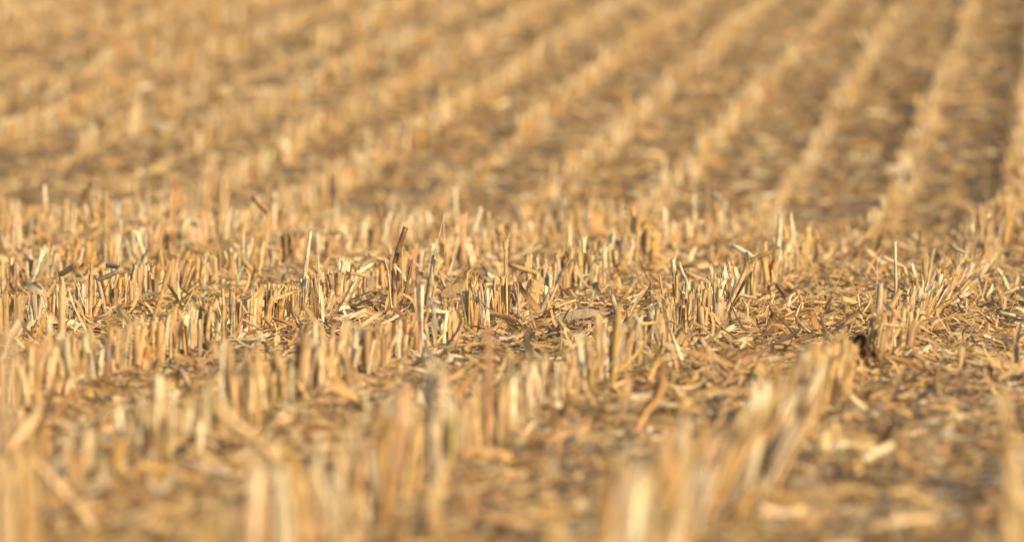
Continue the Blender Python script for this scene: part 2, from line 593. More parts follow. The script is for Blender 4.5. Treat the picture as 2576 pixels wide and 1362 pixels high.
# stalks around the plane of focus, measured from the photograph
hero('stalk snapped at its joint, brown glossy upper length leaning right', [(1577, 1290), (1578, 1054), (1592, 1000), (1623, 909)], 21, 'tan', d=29.3, up=(20, (.22, .12, .05)), nodes=2,
     blades=[([(1588, 1008), (1617, 1002), (1650, 1040), (1698, 1090)], 15, 'tan'), ([(1580, 1062), (1605, 1090), (1626, 1128)], 12, 'pale')], near='snapped brown stalk')
hero('split grey stalk with long pale fibres folded over its top', [(1708, 1240), (1738, 1022)], 24, 'grey', d=29.6, sheaths=1, fib=8,
     blades=[([(1738, 1022), (1756, 950), (1775, 872), (1777, 853)], 6, 'pale'), ([(1777, 855), (1774, 905), (1779, 965), (1779, 1022)], 4, 'straw'), ([(1775, 890), (1787, 955), (1797, 1010)], 3, 'grey'),
             ([(1742, 1022), (1760, 1010), (1776, 1000)], 11, 'straw'), ([(1748, 1030), (1762, 1060), (1773, 1077)], 8, 'straw'), ([(1742, 1024), (1770, 1032), (1785, 1040)], 5, 'tan')])
hero('tall pale stalk split lengthwise, above the dense left palisade', [(1214, 1150), (1222, 1080), (1240, 936)], 15, 'pale', d=29.8, top='torn', nodes=1)
hero('upright stalk with a frayed knob on its thin neck', [(2020, 1210), (2022, 1110), (2024, 1010), (2027, 958)], 14, 'pinkish', d=30.2, fib=26, top='frayed', nodes=2, sheaths=2,
     blades=[([(2018, 1000), (2013, 970), (2012, 955)], 9, 'tan'), ([(2030, 1000), (2036, 975), (2040, 960)], 8, 'tan'), ([(2026, 1003), (2022, 980), (2022, 957)], 12, 'straw')])
hero('thin dark stem leaning right beside the snapped brown stalk', [(1597, 1290), (1632, 1120), (1650, 1035)], 11, 'brown', d=29.1, sheaths=1, blades=[([(1628, 1150), (1618, 1180), (1600, 1215)], 8, 'brown')])
hero('thin pinkish stem leaning left beside the snapped brown stalk', [(1572, 1270), (1562, 1190), (1552, 1085), (1540, 1040)], 7, 'pinkish', d=29.0, sheaths=0, nodes=2)
hero('thin straight ochre stem right of the snapped brown stalk', [(1611, 1240), (1609, 1120), (1608, 1000), (1613, 985)], 6, 'golden', d=29.2, sheaths=1)
hero('short dark twig leaning right, low between two thin stems', [(1640, 1230), (1645, 1160), (1656, 1118)], 6, 'brown', d=29.0, sheaths=0)
hero('bent stem folded into an upside down V', [(1868, 1195), (1868, 1092), (1927, 1043)], 9, 'golden', d=28.9, up=(9, 'tan'), sheaths=0, blades=[([(1872, 1090), (1885, 1130), (1905, 1190)], 7, 'straw')])
hero('dark brown stalk leaning right behind the curled tan leaf', [(1806, 1160), (1868, 1060)], 12, 'brown', d=30.6, sheaths=1)
hero('torn grey leaf stub bent over like a beak', [(1715, 1250), (1745, 1130), (1758, 1098), (1782, 1150)], 10, 'grey', d=29.3, up=(10, 'tan'), sheaths=1, blades=[([(1760, 1098), (1790, 1112), (1812, 1135)], 12, 'pinkish')])
hero('white stalk with splintered tip in the middle row', [(2727, 1330), (2708, 1180), (2692, 1046)], 21, 'pale', d=28.2, top='torn', fib=6, nodes=1, sheaths=2, near='splintered white stalk', row=0)
hero('grey stalk leaning left behind the splintered white stalk', [(2790, 1275), (2760, 1160), (2722, 1068)], 18, 'grey', d=29.3, top='torn', nodes=1)
hero('thin golden stem leaning left of the splintered white stalk', [(2668, 1330), (2656, 1210), (2638, 1098)], 9, 'golden', d=28.3, sheaths=0)
hero('short stalk with a torn strip bent off its top', [(2757, 1315), (2760, 1178)], 16, 'straw', d=28.5, blades=[([(2760, 1178), (2725, 1192), (2680, 1215)], 8, 'pale')])
hero('reddish stalk with rough crown behind the splintered white stalk', [(2793, 1290), (2800, 1146)], 19, 'pinkish', d=29.2, top='frayed', fib=8, sheaths=2)
hero('pale stub split down its middle, beside the reddish stalk', [(2862, 1275), (2855, 1140)], 15, 'pale', d=29.6, top='torn', fib=6)
hero('golden stub beside a fallen broken cane in the middle row', [(2893, 1245), (2896, 1150)], 11, 'golden', d=29.9, sheaths=0)
hero('chopped slanted cane stub at the foot of the middle row', [(2784, 1348), (2824, 1268)], 22, 'straw', d=27.8, sheaths=1, nodes=0)
hero('grey blade of a stalk leaning left in front of the middle row', [(2492, 1340), (2480, 1280), (2449, 1188)], 23, 'grey', d=27.6, top='torn', nodes=0, sheaths=0, near='leaning grey stalk', row=0)
hero('banded white stalk standing in the gap behind the frayed knob', [(2358, 1215), (2366, 1190), (2388, 1062)], 16, 'pale', d=31.1, nodes=1, sheaths=1)
hero('slanted cane stub leaning right at the foot of the banded white stalk', [(2374, 1200), (2435, 1133)], 13, 'straw', d=31.0, nodes=0, sheaths=0)
hero('tall pale stalk rising alone beyond the folded leaves', [(2276, 1090), (2277, 902)], 19, 'pale', d=34.5, nodes=1)
hero('fat cane leaning right, shaded on its left side', [(2122, 1246), (2163, 1110)], 21, 'straw', d=29.6, sheaths=1)
hero('grey cane leaning right next to the fat shaded cane', [(2155, 1262), (2203, 1155)], 17, 'grey', d=29.2, nodes=1, sheaths=0)
hero('short pale splinter leaning right beside the grey leaning cane', [(2175, 1262), (2229, 1138)], 12, 'pinkish', d=29.1, nodes=0, sheaths=1)
hero('tall clean stalk with a dark ring, above the right leaning clump', [(3586, 1290), (3584, 1150), (3583, 1090), (3581, 967)], 12, 'pale', d=29.9, nodes=0, sheaths=1,
     blades=[([(3574, 1080), (3572, 1030), (3571, 985)], 6, 'tan')], near='tall ringed stalk', row=1)
hero('cane sticking out sideways to the left behind the tall ringed stalk', [(3640, 1170), (3617, 1070), (3575, 1048), (3529, 1026)], 15, 'pinkish', d=32.2, up=(17, 'pinkish'), sheaths=0)
hero('upright stalk half dark brown, half ochre in the right clump', [(3668, 1310), (3665, 1110)], 18, (.40, .27, .11), d=28.9, nodes=1, top='cut', near='half brown stalk', row=1)
hero('grey cane leaning far right out of the right clump', [(3690, 1220), (3727, 1118), (3771, 1035)], 19, 'grey', d=30.8, nodes=0, sheaths=0)
hero('dark brown cane leaning furthest right out of the right clump', [(3700, 1190), (3757, 1092), (3812, 1058)], 13, 'brown', d=30.9, nodes=0, sheaths=0)
hero('pale cane leaning right at the back of the right clump', [(3690, 1150), (3722, 1060), (3735, 995)], 15, 'grey', d=32.0, nodes=0, sheaths=1)
hero('hair thin upright straw left of the tall ringed stalk', [(3506, 1180), (3508, 1130), (3509, 1030)], 4, 'straw', d=30.0, sheaths=0, nodes=0)
hero('thin dark straw leaning left near the hair thin straw', [(3505, 1160), (3495, 1140), (3468, 1094)], 5, 'brown', d=30.0, sheaths=0, nodes=0)
hero('white stub leaning left, tipped with red', [(3672, 1150), (3648, 1055)], 13, 'pale', d=31.2, sheaths=1, nodes=0)
hero('flattened cane in the right clump lying almost level', [(3640, 1190), (3700, 1140), (3822, 1110)], 15, 'pinkish', d=30.3, top='torn', sheaths=1, nodes=0)
hero('bright white cane at the foot of the half brown stalk', [(3712, 1290), (3698, 1175)], 14, 'pale', d=29.0, nodes=0, sheaths=0)
hero('blurred broad stub with flat top in front of the tall ringed stalk', [(3505, 1300), (3515, 1250), (3522, 1135)], 30, 'grey', d=26.6, sheaths=1, nodes=0, near='broad flat topped stub', row=1)
hero('diagonal golden cane crossing in front of the right clump', [(3480, 1420), (3540, 1270), (3600, 1160)], 26, 'straw', d=26.3, sheaths=0, nodes=1)
hero('white stalk right of the dark hollow clump', [(3535, 1390), (3528, 1300), (3530, 1270)], 17, 'pale', d=26.8, nodes=0, sheaths=0)
hero('level cane pointing right in front of the right clump', [(3500, 1330), (3560, 1250), (3700, 1250)], 18, 'straw', d=26.9, up=(20, 'straw'), sheaths=0, nodes=1)
hero('bright white tall stalk at the crest, left end', [(76, 1020), (71, 806)], 15, 'pale', d=36.5, nodes=2, sheaths=0)
hero('tall pale stalk with a dark joint at the crest', [(184, 1010), (177, 742)], 17, 'pale', d=38.0, nodes=2, sheaths=1)
hero('pair of tall buff stalks at the crest, slimmer one', [(428, 1010), (423, 768)], 12, 'straw', d=37.4, nodes=1, sheaths=0)
hero('pair of tall buff stalks at the crest, thicker one', [(446, 1010), (443, 800)], 16, 'golden', d=37.2, nodes=1, sheaths=1)
hero('pale stalk leaning right beyond the split grey stalk', [(1872, 1040), (1888, 950), (1924, 832)], 20, 'pale', d=36.2, nodes=1, sheaths=0)
hero('buff upright stalk at the crest between two paler ones', [(1952, 1030), (1954, 850)], 18, 'straw', d=36.4, nodes=0, sheaths=1)
hero('blurred tall stalk past the crest, white near its middle', [(1826, 930), (1820, 748)], 17, 'pale', d=41.0, nodes=1, sheaths=1)
hero('tall stalk past the crest, dark in its lower half', [(2480, 960), (2484, 796)], 16, 'tan', d=40.0, nodes=1, sheaths=0)
hero('slanted cane leaning left far behind the left palisade', [(590, 1100), (570, 1000), (542, 925)], 18, 'pale', d=34.0, nodes=0, sheaths=0)
# out of focus ones, nearer the camera
hero('tall jointed stalk, pale above and ochre below, on the left', [(243, 1590), (244, 1300), (248, 1142)], 26, 'straw', d=23.4, nodes=2, sheaths=1, near='tall jointed stalk', row=-2)
hero('white barked stalk left of the tall jointed stalk', [(200, 1600), (196, 1430), (198, 1262)], 21, 'pale', d=23.3, nodes=1, near='white barked stalk', row=-2)
hero('slim white stub standing in the left palisade', [(396, 1560), (402, 1470), (408, 1400)], 20, 'pale', d=23.9, nodes=0, sheaths=1, near='slim white stub', row=-2)
hero('broad stalk with one ochre side in the left palisade', [(640, 1500), (640, 1290)], 34, 'golden', d=24.7, nodes=0, sheaths=2, near='broad ochre sided stalk', row=-2)
hero('dark stalk at the end of the left palisade', [(797, 1450), (798, 1278)], 18, 'grey', d=25.4, sheaths=1, near='dark end stalk', row=-2)
hero('olive green stalk behind the dark end stalk', [(892, 1420), (892, 1240)], 13, 'olive', d=26.1, sheaths=0)
hero('second olive stalk, shorter, beside two pale stubs', [(936, 1400), (936, 1245)], 12, 'olive', d=26.4, sheaths=0)
hero('long cane leaning right over the left palisade', [(570, 1400), (640, 1200), (685, 1050)], 18, 'golden', d=25.6, sheaths=1, nodes=1)
hero('thick pale stub poking left of the palisade', [(248, 1330), (250, 1145)], 30, 'straw', d=24.6, nodes=0)
hero('brown cane splayed right at the foot of the tall jointed stalk', [(160, 1745), (200, 1600), (238, 1450)], 22, 'brown', d=21.6, nodes=0, sheaths=1)
hero('ochre cane splayed right beside the splayed brown cane', [(165, 1750), (250, 1610), (310, 1555)], 22, (.42, .24, .08), d=21.4, nodes=0, sheaths=0)
hero('slender upright cane splayed beside the brown canes', [(140, 1740), (150, 1580), (160, 1440)], 24, 'golden', d=21.4, nodes=0, sheaths=1)
hero('tall thin straight stem standing alone left of centre', [(1030, 1760), (1031, 1560), (1031, 1415)], 23, 'golden', d=20.9, nodes=0, sheaths=0, near='tall thin stem', row=-1)
hero('tall pale blurred stalk with a ragged leaf, bottom centre', [(1752, 2010), (1728, 1700), (1718, 1560), (1722, 1440)], 40, (.66, .57, .41), d=18.2, nodes=2, sheaths=2, top='torn',
     blades=[([(1730, 1500), (1765, 1470), (1775, 1620), (1790, 1700)], 36, (.62, .53, .38))], near='tall ragged stalk', row=0)
hero('thick pale stalk in the bottom clump, brightest of three', [(1140, 2420), (1130, 2100), (1118, 1880)], 66, 'pale', d=15.2, nodes=1, sheaths=2, near='thick pale clump stalk', row=0)
hero('grey stalk on the left of the bright bottom clump', [(950, 2420), (925, 2120), (905, 1935)], 60, 'straw', d=15.3, nodes=0, sheaths=1)
hero('golden stalk on the right of the bright bottom clump', [(1250, 2400), (1210, 2100), (1165, 1830)], 56, 'golden', d=15.4, nodes=0, sheaths=1)
hero('long cane slanting down right behind the bottom clump', [(1430, 2240), (1250, 1990), (1060, 1790), (866, 1632)], 42, 'straw', d=17.4, nodes=1, sheaths=0)
hero('cane leaning right out of the bottom edge, near centre', [(1560, 2380), (1690, 2080), (1790, 1830)], 52, 'pinkish', d=16.4, nodes=1, sheaths=1)
hero('brown cane standing at the bottom edge beside the right leaning cane', [(1500, 2320), (1530, 2080), (1550, 1900)], 54, (.42, .25, .10), d=16.7, nodes=0, sheaths=1)
hero('cane leaning left out of the lower left corner', [(470, 2260), (330, 2050), (142, 1850)], 40, 'straw', d=16.9, nodes=0, sheaths=0)
hero('cane leaning right low across the lower left', [(440, 2250), (540, 2110), (650, 2020)], 46, 'straw', d=16.6, nodes=0, sheaths=0)
hero('twin thick stalk at the bottom left corner, greener one', [(45, 2420), (40, 2100), (36, 1850)], 54, 'olive', d=15.9, nodes=0, sheaths=1)
hero('twin thick stalk at the bottom left corner, paler one', [(102, 2420), (100, 2100), (98, 1830)], 52, 'golden', d=15.8, nodes=0, sheaths=2)
hero('very blurred tall stalk at the left edge', [(10, 2900), (25, 2000), (35, 1290)], 62, 'pinkish', d=12.4, nodes=1, sheaths=1)
hero('blurred stub leaning beside the twin corner stalks, behind them', [(455, 2080), (465, 1900), (478, 1745)], 58, 'golden', d=18.3, nodes=0, sheaths=2)
hero('tall cane at the right edge leaning left', [(4075, 2500), (4050, 2050), (4005, 1560)], 62, 'straw', d=15.1, nodes=1, sheaths=1)
hero('second cane at the right edge, pale and upright', [(4100, 2440), (4075, 2100), (4050, 1800)], 60, 'pale', d=15.3, nodes=0, sheaths=1)
hero('bright long cane leaning right in the lower right row', [(2870, 2300), (2960, 2060), (3040, 1750)], 40, 'pale', d=17.6, nodes=1, sheaths=0, near='bright long cane', row=1)
hero('golden cane leaning right beside the bright long cane', [(2790, 2330), (2900, 2140), (3010, 1960)], 44, 'golden', d=16.9, nodes=0, sheaths=1)
hero('pale tapering cane leaning right behind the bright long cane', [(3100, 1830), (3150, 1600), (3222, 1420)], 36, 'pale', d=20.3, nodes=1, sheaths=1, near='tapering pale cane', row=1)
hero('grey cane leaning right through the lower right row', [(3060, 1880), (3090, 1690), (3120, 1520)], 34, 'grey', d=20.1, nodes=0, sheaths=1)
hero('straight white lit stalk in the row left of the grey leaf', [(2120, 1690), (2124, 1560), (2130, 1465)], 28, 'pale', d=21.6, nodes=1, sheaths=1, near='lit white stalk', row=0)
hero('olive brown cane leaning left at the near end of the middle row', [(2110, 1720), (2070, 1560), (2032, 1402)], 30, (.42, .30, .10), d=21.2, nodes=0, sheaths=0, near='olive brown cane', row=0)
hero('pinkish stub leaning left of the olive brown cane', [(1985, 1770), (1960, 1640), (1940, 1480)], 30, 'pinkish', d=20.5, nodes=0, sheaths=2)


# ------------------------------------------------------------------ loose pieces that the photograph singles out
def fallen(label, a, b, w, d, tint, node=True):
    pa, pb = P(a[0], a[1], d), P(b[0], b[1], d + .05)
    px = 34133.0 / d
    r = w / px / 2
    base = (pa + pb) / 2
    o = root('fallen_cane', base, label, 'broken cane', 'broken canes lying in the stubble')
    q = resample([pa, base + np.array((0, 0, r * .3)), pb], 11)
    rad = np.full(11, r); rt = np.ones((11, 3))
    if node:
        rad[3] *= 1.2; rt[3] = (.6, .5, .45)
    tc = col_of(tint)
    stem = part('stem', tube(q, rad, 10, hr, 1.0, rt, rag=r * .5, mat=0), o, base, tc)
    t = q[-1] - q[-2]; t /= np.linalg.norm(t)
    part('pith', tube(np.array([q[-1] - t * .004, q[-1] + t * .001]), r * .85, 10, hr, 1.0, mat=2, cap=True), stem, base, tc * .4 + np.array((.42, .34, .22)))
    part('pith', tube(np.array([q[0] + t * .004, q[0] - t * .001]), r * .85, 10, hr, 1.0, mat=2, cap=True), stem, base, tc * .4 + np.array((.42, .34, .22)))
    part('leaf_sheath', tube(resample(q[1:8], 6), r * 1.12, 7, hr, hr.uniform(.85, 1.1), rag=.012, span=2.8, a0=hr.uniform(0, 6.28), mat=1), o, base, tc)
    return o


fallen('cane lying level on top of the stubble under the frayed knob', (1940, 1138), (2060, 1133), 19, 29.7, 'tan')
fallen('cane pushed sideways between two stalks of the middle row', (2903, 1172), (3022, 1190), 15, 29.6, 'grey', False)
fallen('short level cane on the stubble tops left of the snapped brown stalk', (1372, 1092), (1462, 1102), 13, 29.5, 'straw')
fallen('thick olive cane leaning on the litter before the middle row', (2772, 1352), (2876, 1452), 30, 26.4, 'tan', False)
fallen('cane lying behind the dark hollow clump, nearer one', (3518, 1450), (3590, 1400), 20, 25.4, 'straw', False)
fallen('cane lying behind the dark hollow clump, end towards us', (3540, 1462), (3625, 1468), 22, 25.0, 'golden', False)
fallen('white cane piece on the litter beside a flat pale chip', (3452, 1838), (3566, 1778), 30, 19.0, 'pale', False)
fallen('pale cane end lying on the litter below the middle row', (2510, 1592), (2622, 1590), 26, 22.3, 'pale', False)
fallen('yellow cane lying in the gap behind the bottom clump', (1235, 1735), (1430, 1745), 34, 20.4, 'golden')
fallen('second yellow cane in the same gap, further off', (1210, 1680), (1340, 1705), 26, 21.0, 'golden', False)
fallen('short pale cane lying across the lower left litter', (650, 1890), (790, 1925), 38, 18.6, 'golden', False)
fallen('white cane lying on litter at the end of the left palisade', (985, 1380), (1075, 1335), 18, 26.9, 'pale', False)
fallen('slanting straw cane on litter behind the olive stalks', (2200, 1236), (2300, 1200), 13, 29.0, 'golden', False)
fallen('slanting cane lying in the gap behind the left palisade', (280, 1012), (355, 1064), 20, 34.5, 'straw', False)
fallen('wide buff cane lying in the lower right litter', (3480, 2110), (3730, 2070), 46, 16.8, 'straw', False)


def leaf(label, pts, w, d, tint, twist=.4, side=(.3, .5, .8), dd=.0):
    q = resample([P(x, y, d + dd * i) for i, (x, y) in enumerate(pts)], 14)
    base = q.mean(0)
    px = 34133.0 / d
    t = np.linspace(0, 1, 14)
    wd = w / px * np.interp(t, [0, .15, .6, 1], [.35, .9, 1, .12])
    o = root('dry_leaf', base, label, 'dry leaf', 'dry leaves lying in the stubble')
    c = strip(q, wd, hr, side=side, fold=.2, twist=twist, rag=.08)
    bl = part('blade', c, o, base, col_of(tint))
    rib = tube(q - np.array((0, .001, .002)), np.linspace(.0022, .0008, 14), 5, hr, 1.15, mat=1)
    part('midrib', rib, bl, base, col_of(tint))
    return o


leaf('broad curled tan leaf lying behind the palisade', [(1768, 1186), (1810, 1160), (1850, 1148), (1890, 1160)], 44, 29.4, 'tan', .5, (.1, .4, .9))
leaf('long grey leaf slanting down right, behind the dark clump', [(3574, 1296), (3640, 1360), (3700, 1405), (3766, 1430)], 36, 26.6, 'grey', .3, (.5, .3, .8))
leaf('brown boat shaped leaf lying beyond the long grey leaf', [(3655, 1330), (3700, 1300), (3750, 1290), (3800, 1292)], 52, 27.4, (.40, .24, .10), .3, (.1, .3, .95))
leaf('flat dusty leaf on the litter before the fat shaded cane', [(2210, 1290), (2270, 1270), (2340, 1252), (2440, 1250)], 40, 28.0, 'grey', .4, (.0, .5, .85))
leaf('tan leaf arching over the litter behind the middle row', [(2880, 1280), (2930, 1262), (2980, 1270), (3030, 1290)], 40, 28.2, 'tan', .3, (.0, .5, .85))
leaf('olive striped leaf lying right of the red cob piece', [(3790, 1372), (3850, 1362), (3920, 1366), (4010, 1380)], 22, 26.9, 'grey', .3, (.0, .6, .8))
leaf('ochre leaf lying in front of the red cob piece', [(3830, 1420), (3890, 1398), (3950, 1386), (3990, 1376)], 18, 26.3, 'golden', .2, (.0, .6, .8))
leaf('brown leaf folded at the base of the left palisade', [(700, 1430), (740, 1440), (790, 1456), (830, 1470)], 50, 25.0, (.46, .28, .13), .5, (.1, .3, .95))
leaf('ribbed tan leaf fan behind the middle row litter', [(3185, 1296), (3215, 1292), (3250, 1306), (3280, 1340)], 34, 27.9, 'tan', .6, (.1, .3, .95))
leaf('pointed ochre leaf across the litter left of the olive cane', [(1400, 1318), (1440, 1306), (1490, 1292), (1520, 1290)], 22, 27.9, 'golden', .2, (.0, .5, .9))
leaf('dark crinkled leaf hanging in the left palisade', [(1142, 1190), (1152, 1230), (1150, 1270), (1160, 1300)], 26, 28.4, (.24, .15, .08), .8, (.9, .2, .1))
leaf('dark torn leaf standing beside the pale palisade stubs', [(1250, 1160), (1255, 1200), (1262, 1250), (1266, 1310)], 30, 28.1, (.30, .19, .09), .6, (.9, .3, .1))


def cob(label, x, y, d, L, r, tint, ang):
    """a broken piece of cob: tapered core with rows of kernel sockets"""
    c = P(x, y, d)
    c[2] = max(c[2], gz(d) + r * .8)
    n, s = 15, 16
    dirn = np.array((math.cos(ang), math.sin(ang), .12))
    q = c + dirn * np.linspace(-L / 2, L / 2, n)[:, None]
    t = np.linspace(0, 1, n)
    rad = r * np.interp(t, [0, .1, .8, 1], [.75, 1, .85, .6])
    rr = rad[:, None] * (1 + .14 * ((np.arange(n)[:, None] + np.arange(s)[None]) % 2))
    o = root('cob_piece', c, label, 'cob piece', 'red cob pieces in the litter')
    part('core', tube(q, rr, s, hr, 1.0, mat=3, cap=True, capb=True, groove=.03), o, c, tint)
    part('pith', tube(np.array([q[-1], q[-1] + dirn * .002]), r * .3, 8, hr, 1.0, mat=2, cap=True), o, c, (.6, .5, .36))
    return o


cob('red ridged cob piece in front of the long grey leaf', 3818, 1396, 26.5, .06, .011, (.55, .07, .05), .15)
cob('pale cob piece with reddish kernels in front of the palisade row', 2062, 1366, 27.4, .035, .014, (.58, .26, .17), .4)
cob('small red cob piece between the middle and right rows', 3222, 1266, 29.0, .045, .010, (.55, .10, .07), .2)
cob('blurred red cob piece on the litter in the lower middle', 2578, 1880, 18.4, .045, .012, (.30, .11, .06), .1)
cob('blurred orange red cob piece in the gap behind the bottom clump', 1212, 1722, 20.8, .035, .013, (.42, .10, .05), .9)
cob('faint pink cob piece beyond the tall ringed stalk', 3606, 985, 38.5, .04, .011, (.45, .22, .17), .2)
cob('faint red cob piece beyond the split stalk, far left', 1268, 998, 37.5, .05, .016, (.50, .12, .09), .2)


def clump():
    d = 24.6
    c = P(3440, 1365, d)
    rng = np.random.default_rng(9)
    o = root('rotten_root_clump', c, 'black rotten clump with crumbly brown roots beside the right row', 'root clump')
    th, ph = np.meshgrid(np.linspace(0, math.pi, 12), np.linspace(0, 2 * math.pi, 18, endpoint=False), indexing='ij')
    rr = .018 * (1 + .4 * (rng.random(th.shape) - .5))
    v = np.stack([rr * np.sin(th) * np.cos(ph), rr * .9 * np.sin(th) * np.sin(ph), rr * 1.05 * np.cos(th)], -1).reshape(-1, 3)
    i, j = np.meshgrid(np.arange(11), np.arange(18), indexing='ij')
    a, b = (i * 18 + j).ravel(), (i * 18 + (j + 1) % 18).ravel()
    f = np.vstack([np.stack([a, a + 18, b + 18], 1), np.stack([a, b + 18, b], 1)])
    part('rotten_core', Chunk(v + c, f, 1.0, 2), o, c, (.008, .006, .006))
    cs = []
    for k in range(26):
        s = c + np.array((rng.uniform(-.005, .045), rng.normal(0, .012), rng.uniform(-.03, .0)))
        e = s + np.array((rng.uniform(.0, .03), rng.normal(0, .01), rng.uniform(-.055, -.01)))
        cs.append(tube(resample([s, (s + e) / 2 + rng.normal(0, .006, 3), e], 5), np.linspace(.0045, .0015, 5), 5, rng, rng.uniform(.5, 1.2), mat=3))
    part('root_fibres', join(cs), o, c, (.20, .10, .045))


clump()


def weed(label, x, y, d, size, n):
    c = P(x, y, d)
    rng = np.random.default_rng(int(x))
    o = root('green_weed', c, label, 'weed', 'small green weeds')
    c = np.array(c)
    part('stem', tube(c + np.array([[0, 0, -.03], [0, 0, size * .4], [.004, 0, size * .8]]), [.002, .0016, .001], 5, rng, 1.0, mat=1), o, c, (.12, .22, .04))
    for k in range(n):
        a = rng.uniform(0, 6.28)
        dd = np.array((math.cos(a), math.sin(a), rng.uniform(.2, 1.1)))
        s = c + np.array((0, 0, size * rng.uniform(.1, .7)))
        q = s + dd * np.linspace(0, size * .8, 6)[:, None] + np.array((0, 0, -1)) * (np.linspace(0, 1, 6) ** 2 * size * .4)[:, None]
        part('leaf', strip(q, size * .32 * np.array([.2, .8, 1, .9, .6, .1]), rng, side=np.cross(dd, (0, 0, 1)), fold=.15), o, c, (.10, .20, .035))


weed('small green weed at the foot of the stubble behind the folded stalk', 2104, 1052, 34.2, .05, 9)
weed('faint green weed on the litter behind the right clump', 4022, 1030, 35.5, .04, 8)
weed('low green weed in shade behind the middle row', 2905, 1040, 36.5, .035, 7)
HERO_XY = np.array(HEROES)
N_HERO = len(HEROES)

# ------------------------------------------------------------------ rows of stubble
rg = np.random.default_rng(77)


def row_stalks(d0, d1, step, margin):
    out = []
    for k in range(-34, 24):
        d = d0 + rg.uniform(0, step)
        while d < d1:
            x = float(row_x(d, k))
            if abs(x) < .061 * d + margin:
                out.append((d + rg.normal(0, .012), x + rg.normal(0, .026), k))
            d += step * rg.uniform(.4, 1.6) * (1.15 if k == 1 and d < 24 else 1)
            g = vnoise(np.array([d * .9]), np.array([k * 3.7]), 11)[0]
            if g < .09:
                d += rg.uniform(.1, .4)
    return np.array(out)


def attrs(S, near):
    n = len(S)
    d, x, k = S[:, 0], S[:, 1], S[:, 2].astype(int)
    hs = rg.normal(1.0, .12, n) * (1 + .24 * (vnoise(d * 1.3, k * 5.1, 21) - .5))
    u = rg.random(n)
    tall = np.where(d > 33, .09, .035) if near else .05
    hs = np.where(u < tall, hs * rg.uniform(1.2, 1.6, n), np.where(u > (.82 if near else .93), hs * rg.uniform(.35, .8, n), hs))
    if not near:
        flat = vnoise(d * .22, k * .9 + 3, 51)
        hs = hs * 1.22 * (.95 + .16 * vnoise(d * .3, k * 7.3, 52)) * np.where(flat < .2, .6, 1)
        # stretches that the harvester pressed down
        hs = hs * np.where(((k <= -7) & (k > -10) & (d < 57)) | ((k == -4) & (d < 59)) | ((k == -11) & (d > 62) & (d < 76)) | ((k == -8) & (d > 66) & (d < 74)), .38, 1)
    pal = (k == -2) & (d > 22.5) & (d < 26.3) & (rg.random(n) < .8)
    hs = np.where(pal, rg.normal(1.12, .05, n), hs)
    hs = np.where((k == 1) & (d < 30), np.minimum(hs, 1.12), hs)
    hs = hs * np.where(k == 1, np.interp(d, [18, 20.5, 22.5, 25], [1.5, 1.45, 1.12, 1.0]), 1.0) * np.where((k == 1) & (d > 35.5), 1.3, 1.0) * np.where((np.abs(k) < 1) & (d < 19.5), 1.15, 1.0)
    ws = rg.uniform(.72, 1.12, n)
    lean = np.abs(rg.normal(0, R(4.5), n))
    ld = rg.uniform(0, 2 * math.pi, n)
    u = rg.random(n)
    lean = np.where(u < .08, rg.uniform(R(12), R(40), n), lean)
    hs = np.where((k == 0) & (d > 35.3) & (d < 41.5), hs * .5, hs)        # the middle row is broken off at the crest
    # the lower right row was run over: it leans to the right
    rr = (k == 1) & (d < 35)
    lean = np.where(rr & (rg.random(n) < .8), np.interp(d, [12, 20, 21.8, 25, 27, 29, 33, 36], [R(20), R(20), R(6), R(6), R(14), R(32), R(30), R(8)]) * rg.uniform(.4, 1.7, n), lean)
    ld = np.where(rr, rg.normal(.2, .5, n), ld)
    ti = rg.choice(len(T_NAMES), n, p=T_P)
    if near:
        ti = np.where((ti == T_NAMES.index('brown')) & (d < 27), 0, ti)
    tint = T_COL[ti] * (1 + rg.normal(0, .07, (n, 1))) * (1 + rg.normal(0, .025, (n, 3)))
    yaw = rg.uniform(0, 2 * math.pi, n)
    var = rg.integers(0, N_VAR if near else N_LOD, n)
    if near:
        calm = np.array([i for i, v in enumerate(VAR) if v['kind'] not in ('snapped', 'bladed')])
        var = np.where((d < 24) & np.isin(var, calm, invert=True), rg.choice(calm, n), var)
    return dict(d=d, x=x, k=k, hs=hs, ws=ws, lean=lean, ld=ld, ti=ti, tint=tint, yaw=yaw, var=var)


NEAR = row_stalks(12.3, 47.0, .058, 1.6)
keep = np.ones(len(NEAR), bool)
_c = 2048 + NEAR[:, 1] * 34133 / NEAR[:, 0]
keep &= ~((np.abs(_c - 3445) < 62) & (NEAR[:, 0] > 19) & (NEAR[:, 0] < 25.2))      # an open gap before the rotten clump
for bx, by in HERO_XY:
    keep &= np.hypot(NEAR[:, 1] - bx, (NEAR[:, 0] - by) * .6) > .028
NEAR = NEAR[keep]
A = attrs(NEAR, True)
FAR = row_stalks(47.0, 128.0, .054, 3.0)
B = attrs(FAR, False)

# which ones show largest in the picture
z_top = gz(A['d'], A['x']) + .145 * A['hs']
px = 34133.0 / A['d']
ytop = (50 + (CAM_H - z_top) * F / A['d']) * 1.59
ybase = (50 + (CAM_H - gz(A['d'], A['x'])) * F / A['d']) * 1.59
xx = 2048 + A['x'] * px
r_var = np.array([v['r'] for v in VAR])[A['var']]
size = px ** 2 * .145 * A['hs'] * r_var * 2
inside = (xx > 20) & (xx < 4076) & (ytop < 2080) & (A['d'] > 14)
score = np.where(inside, size, -1)
N_IND = 300 - N_HERO
order = np.argsort(-score)[:N_IND]
ind = np.zeros(len(NEAR), bool)
ind[order] = True
ind &= score > 0

ROT = rot_mats(A['yaw'], A['lean'], A['ld'])
SCL = np.stack([A['ws'], A['ws'], A['hs']], 1)
LOC = np.stack([A['x'], A['d'], gz(A['d'], A['x']) - .004], 1)

# one mesh per part of each kind; the individuals share them
part_mesh = {}


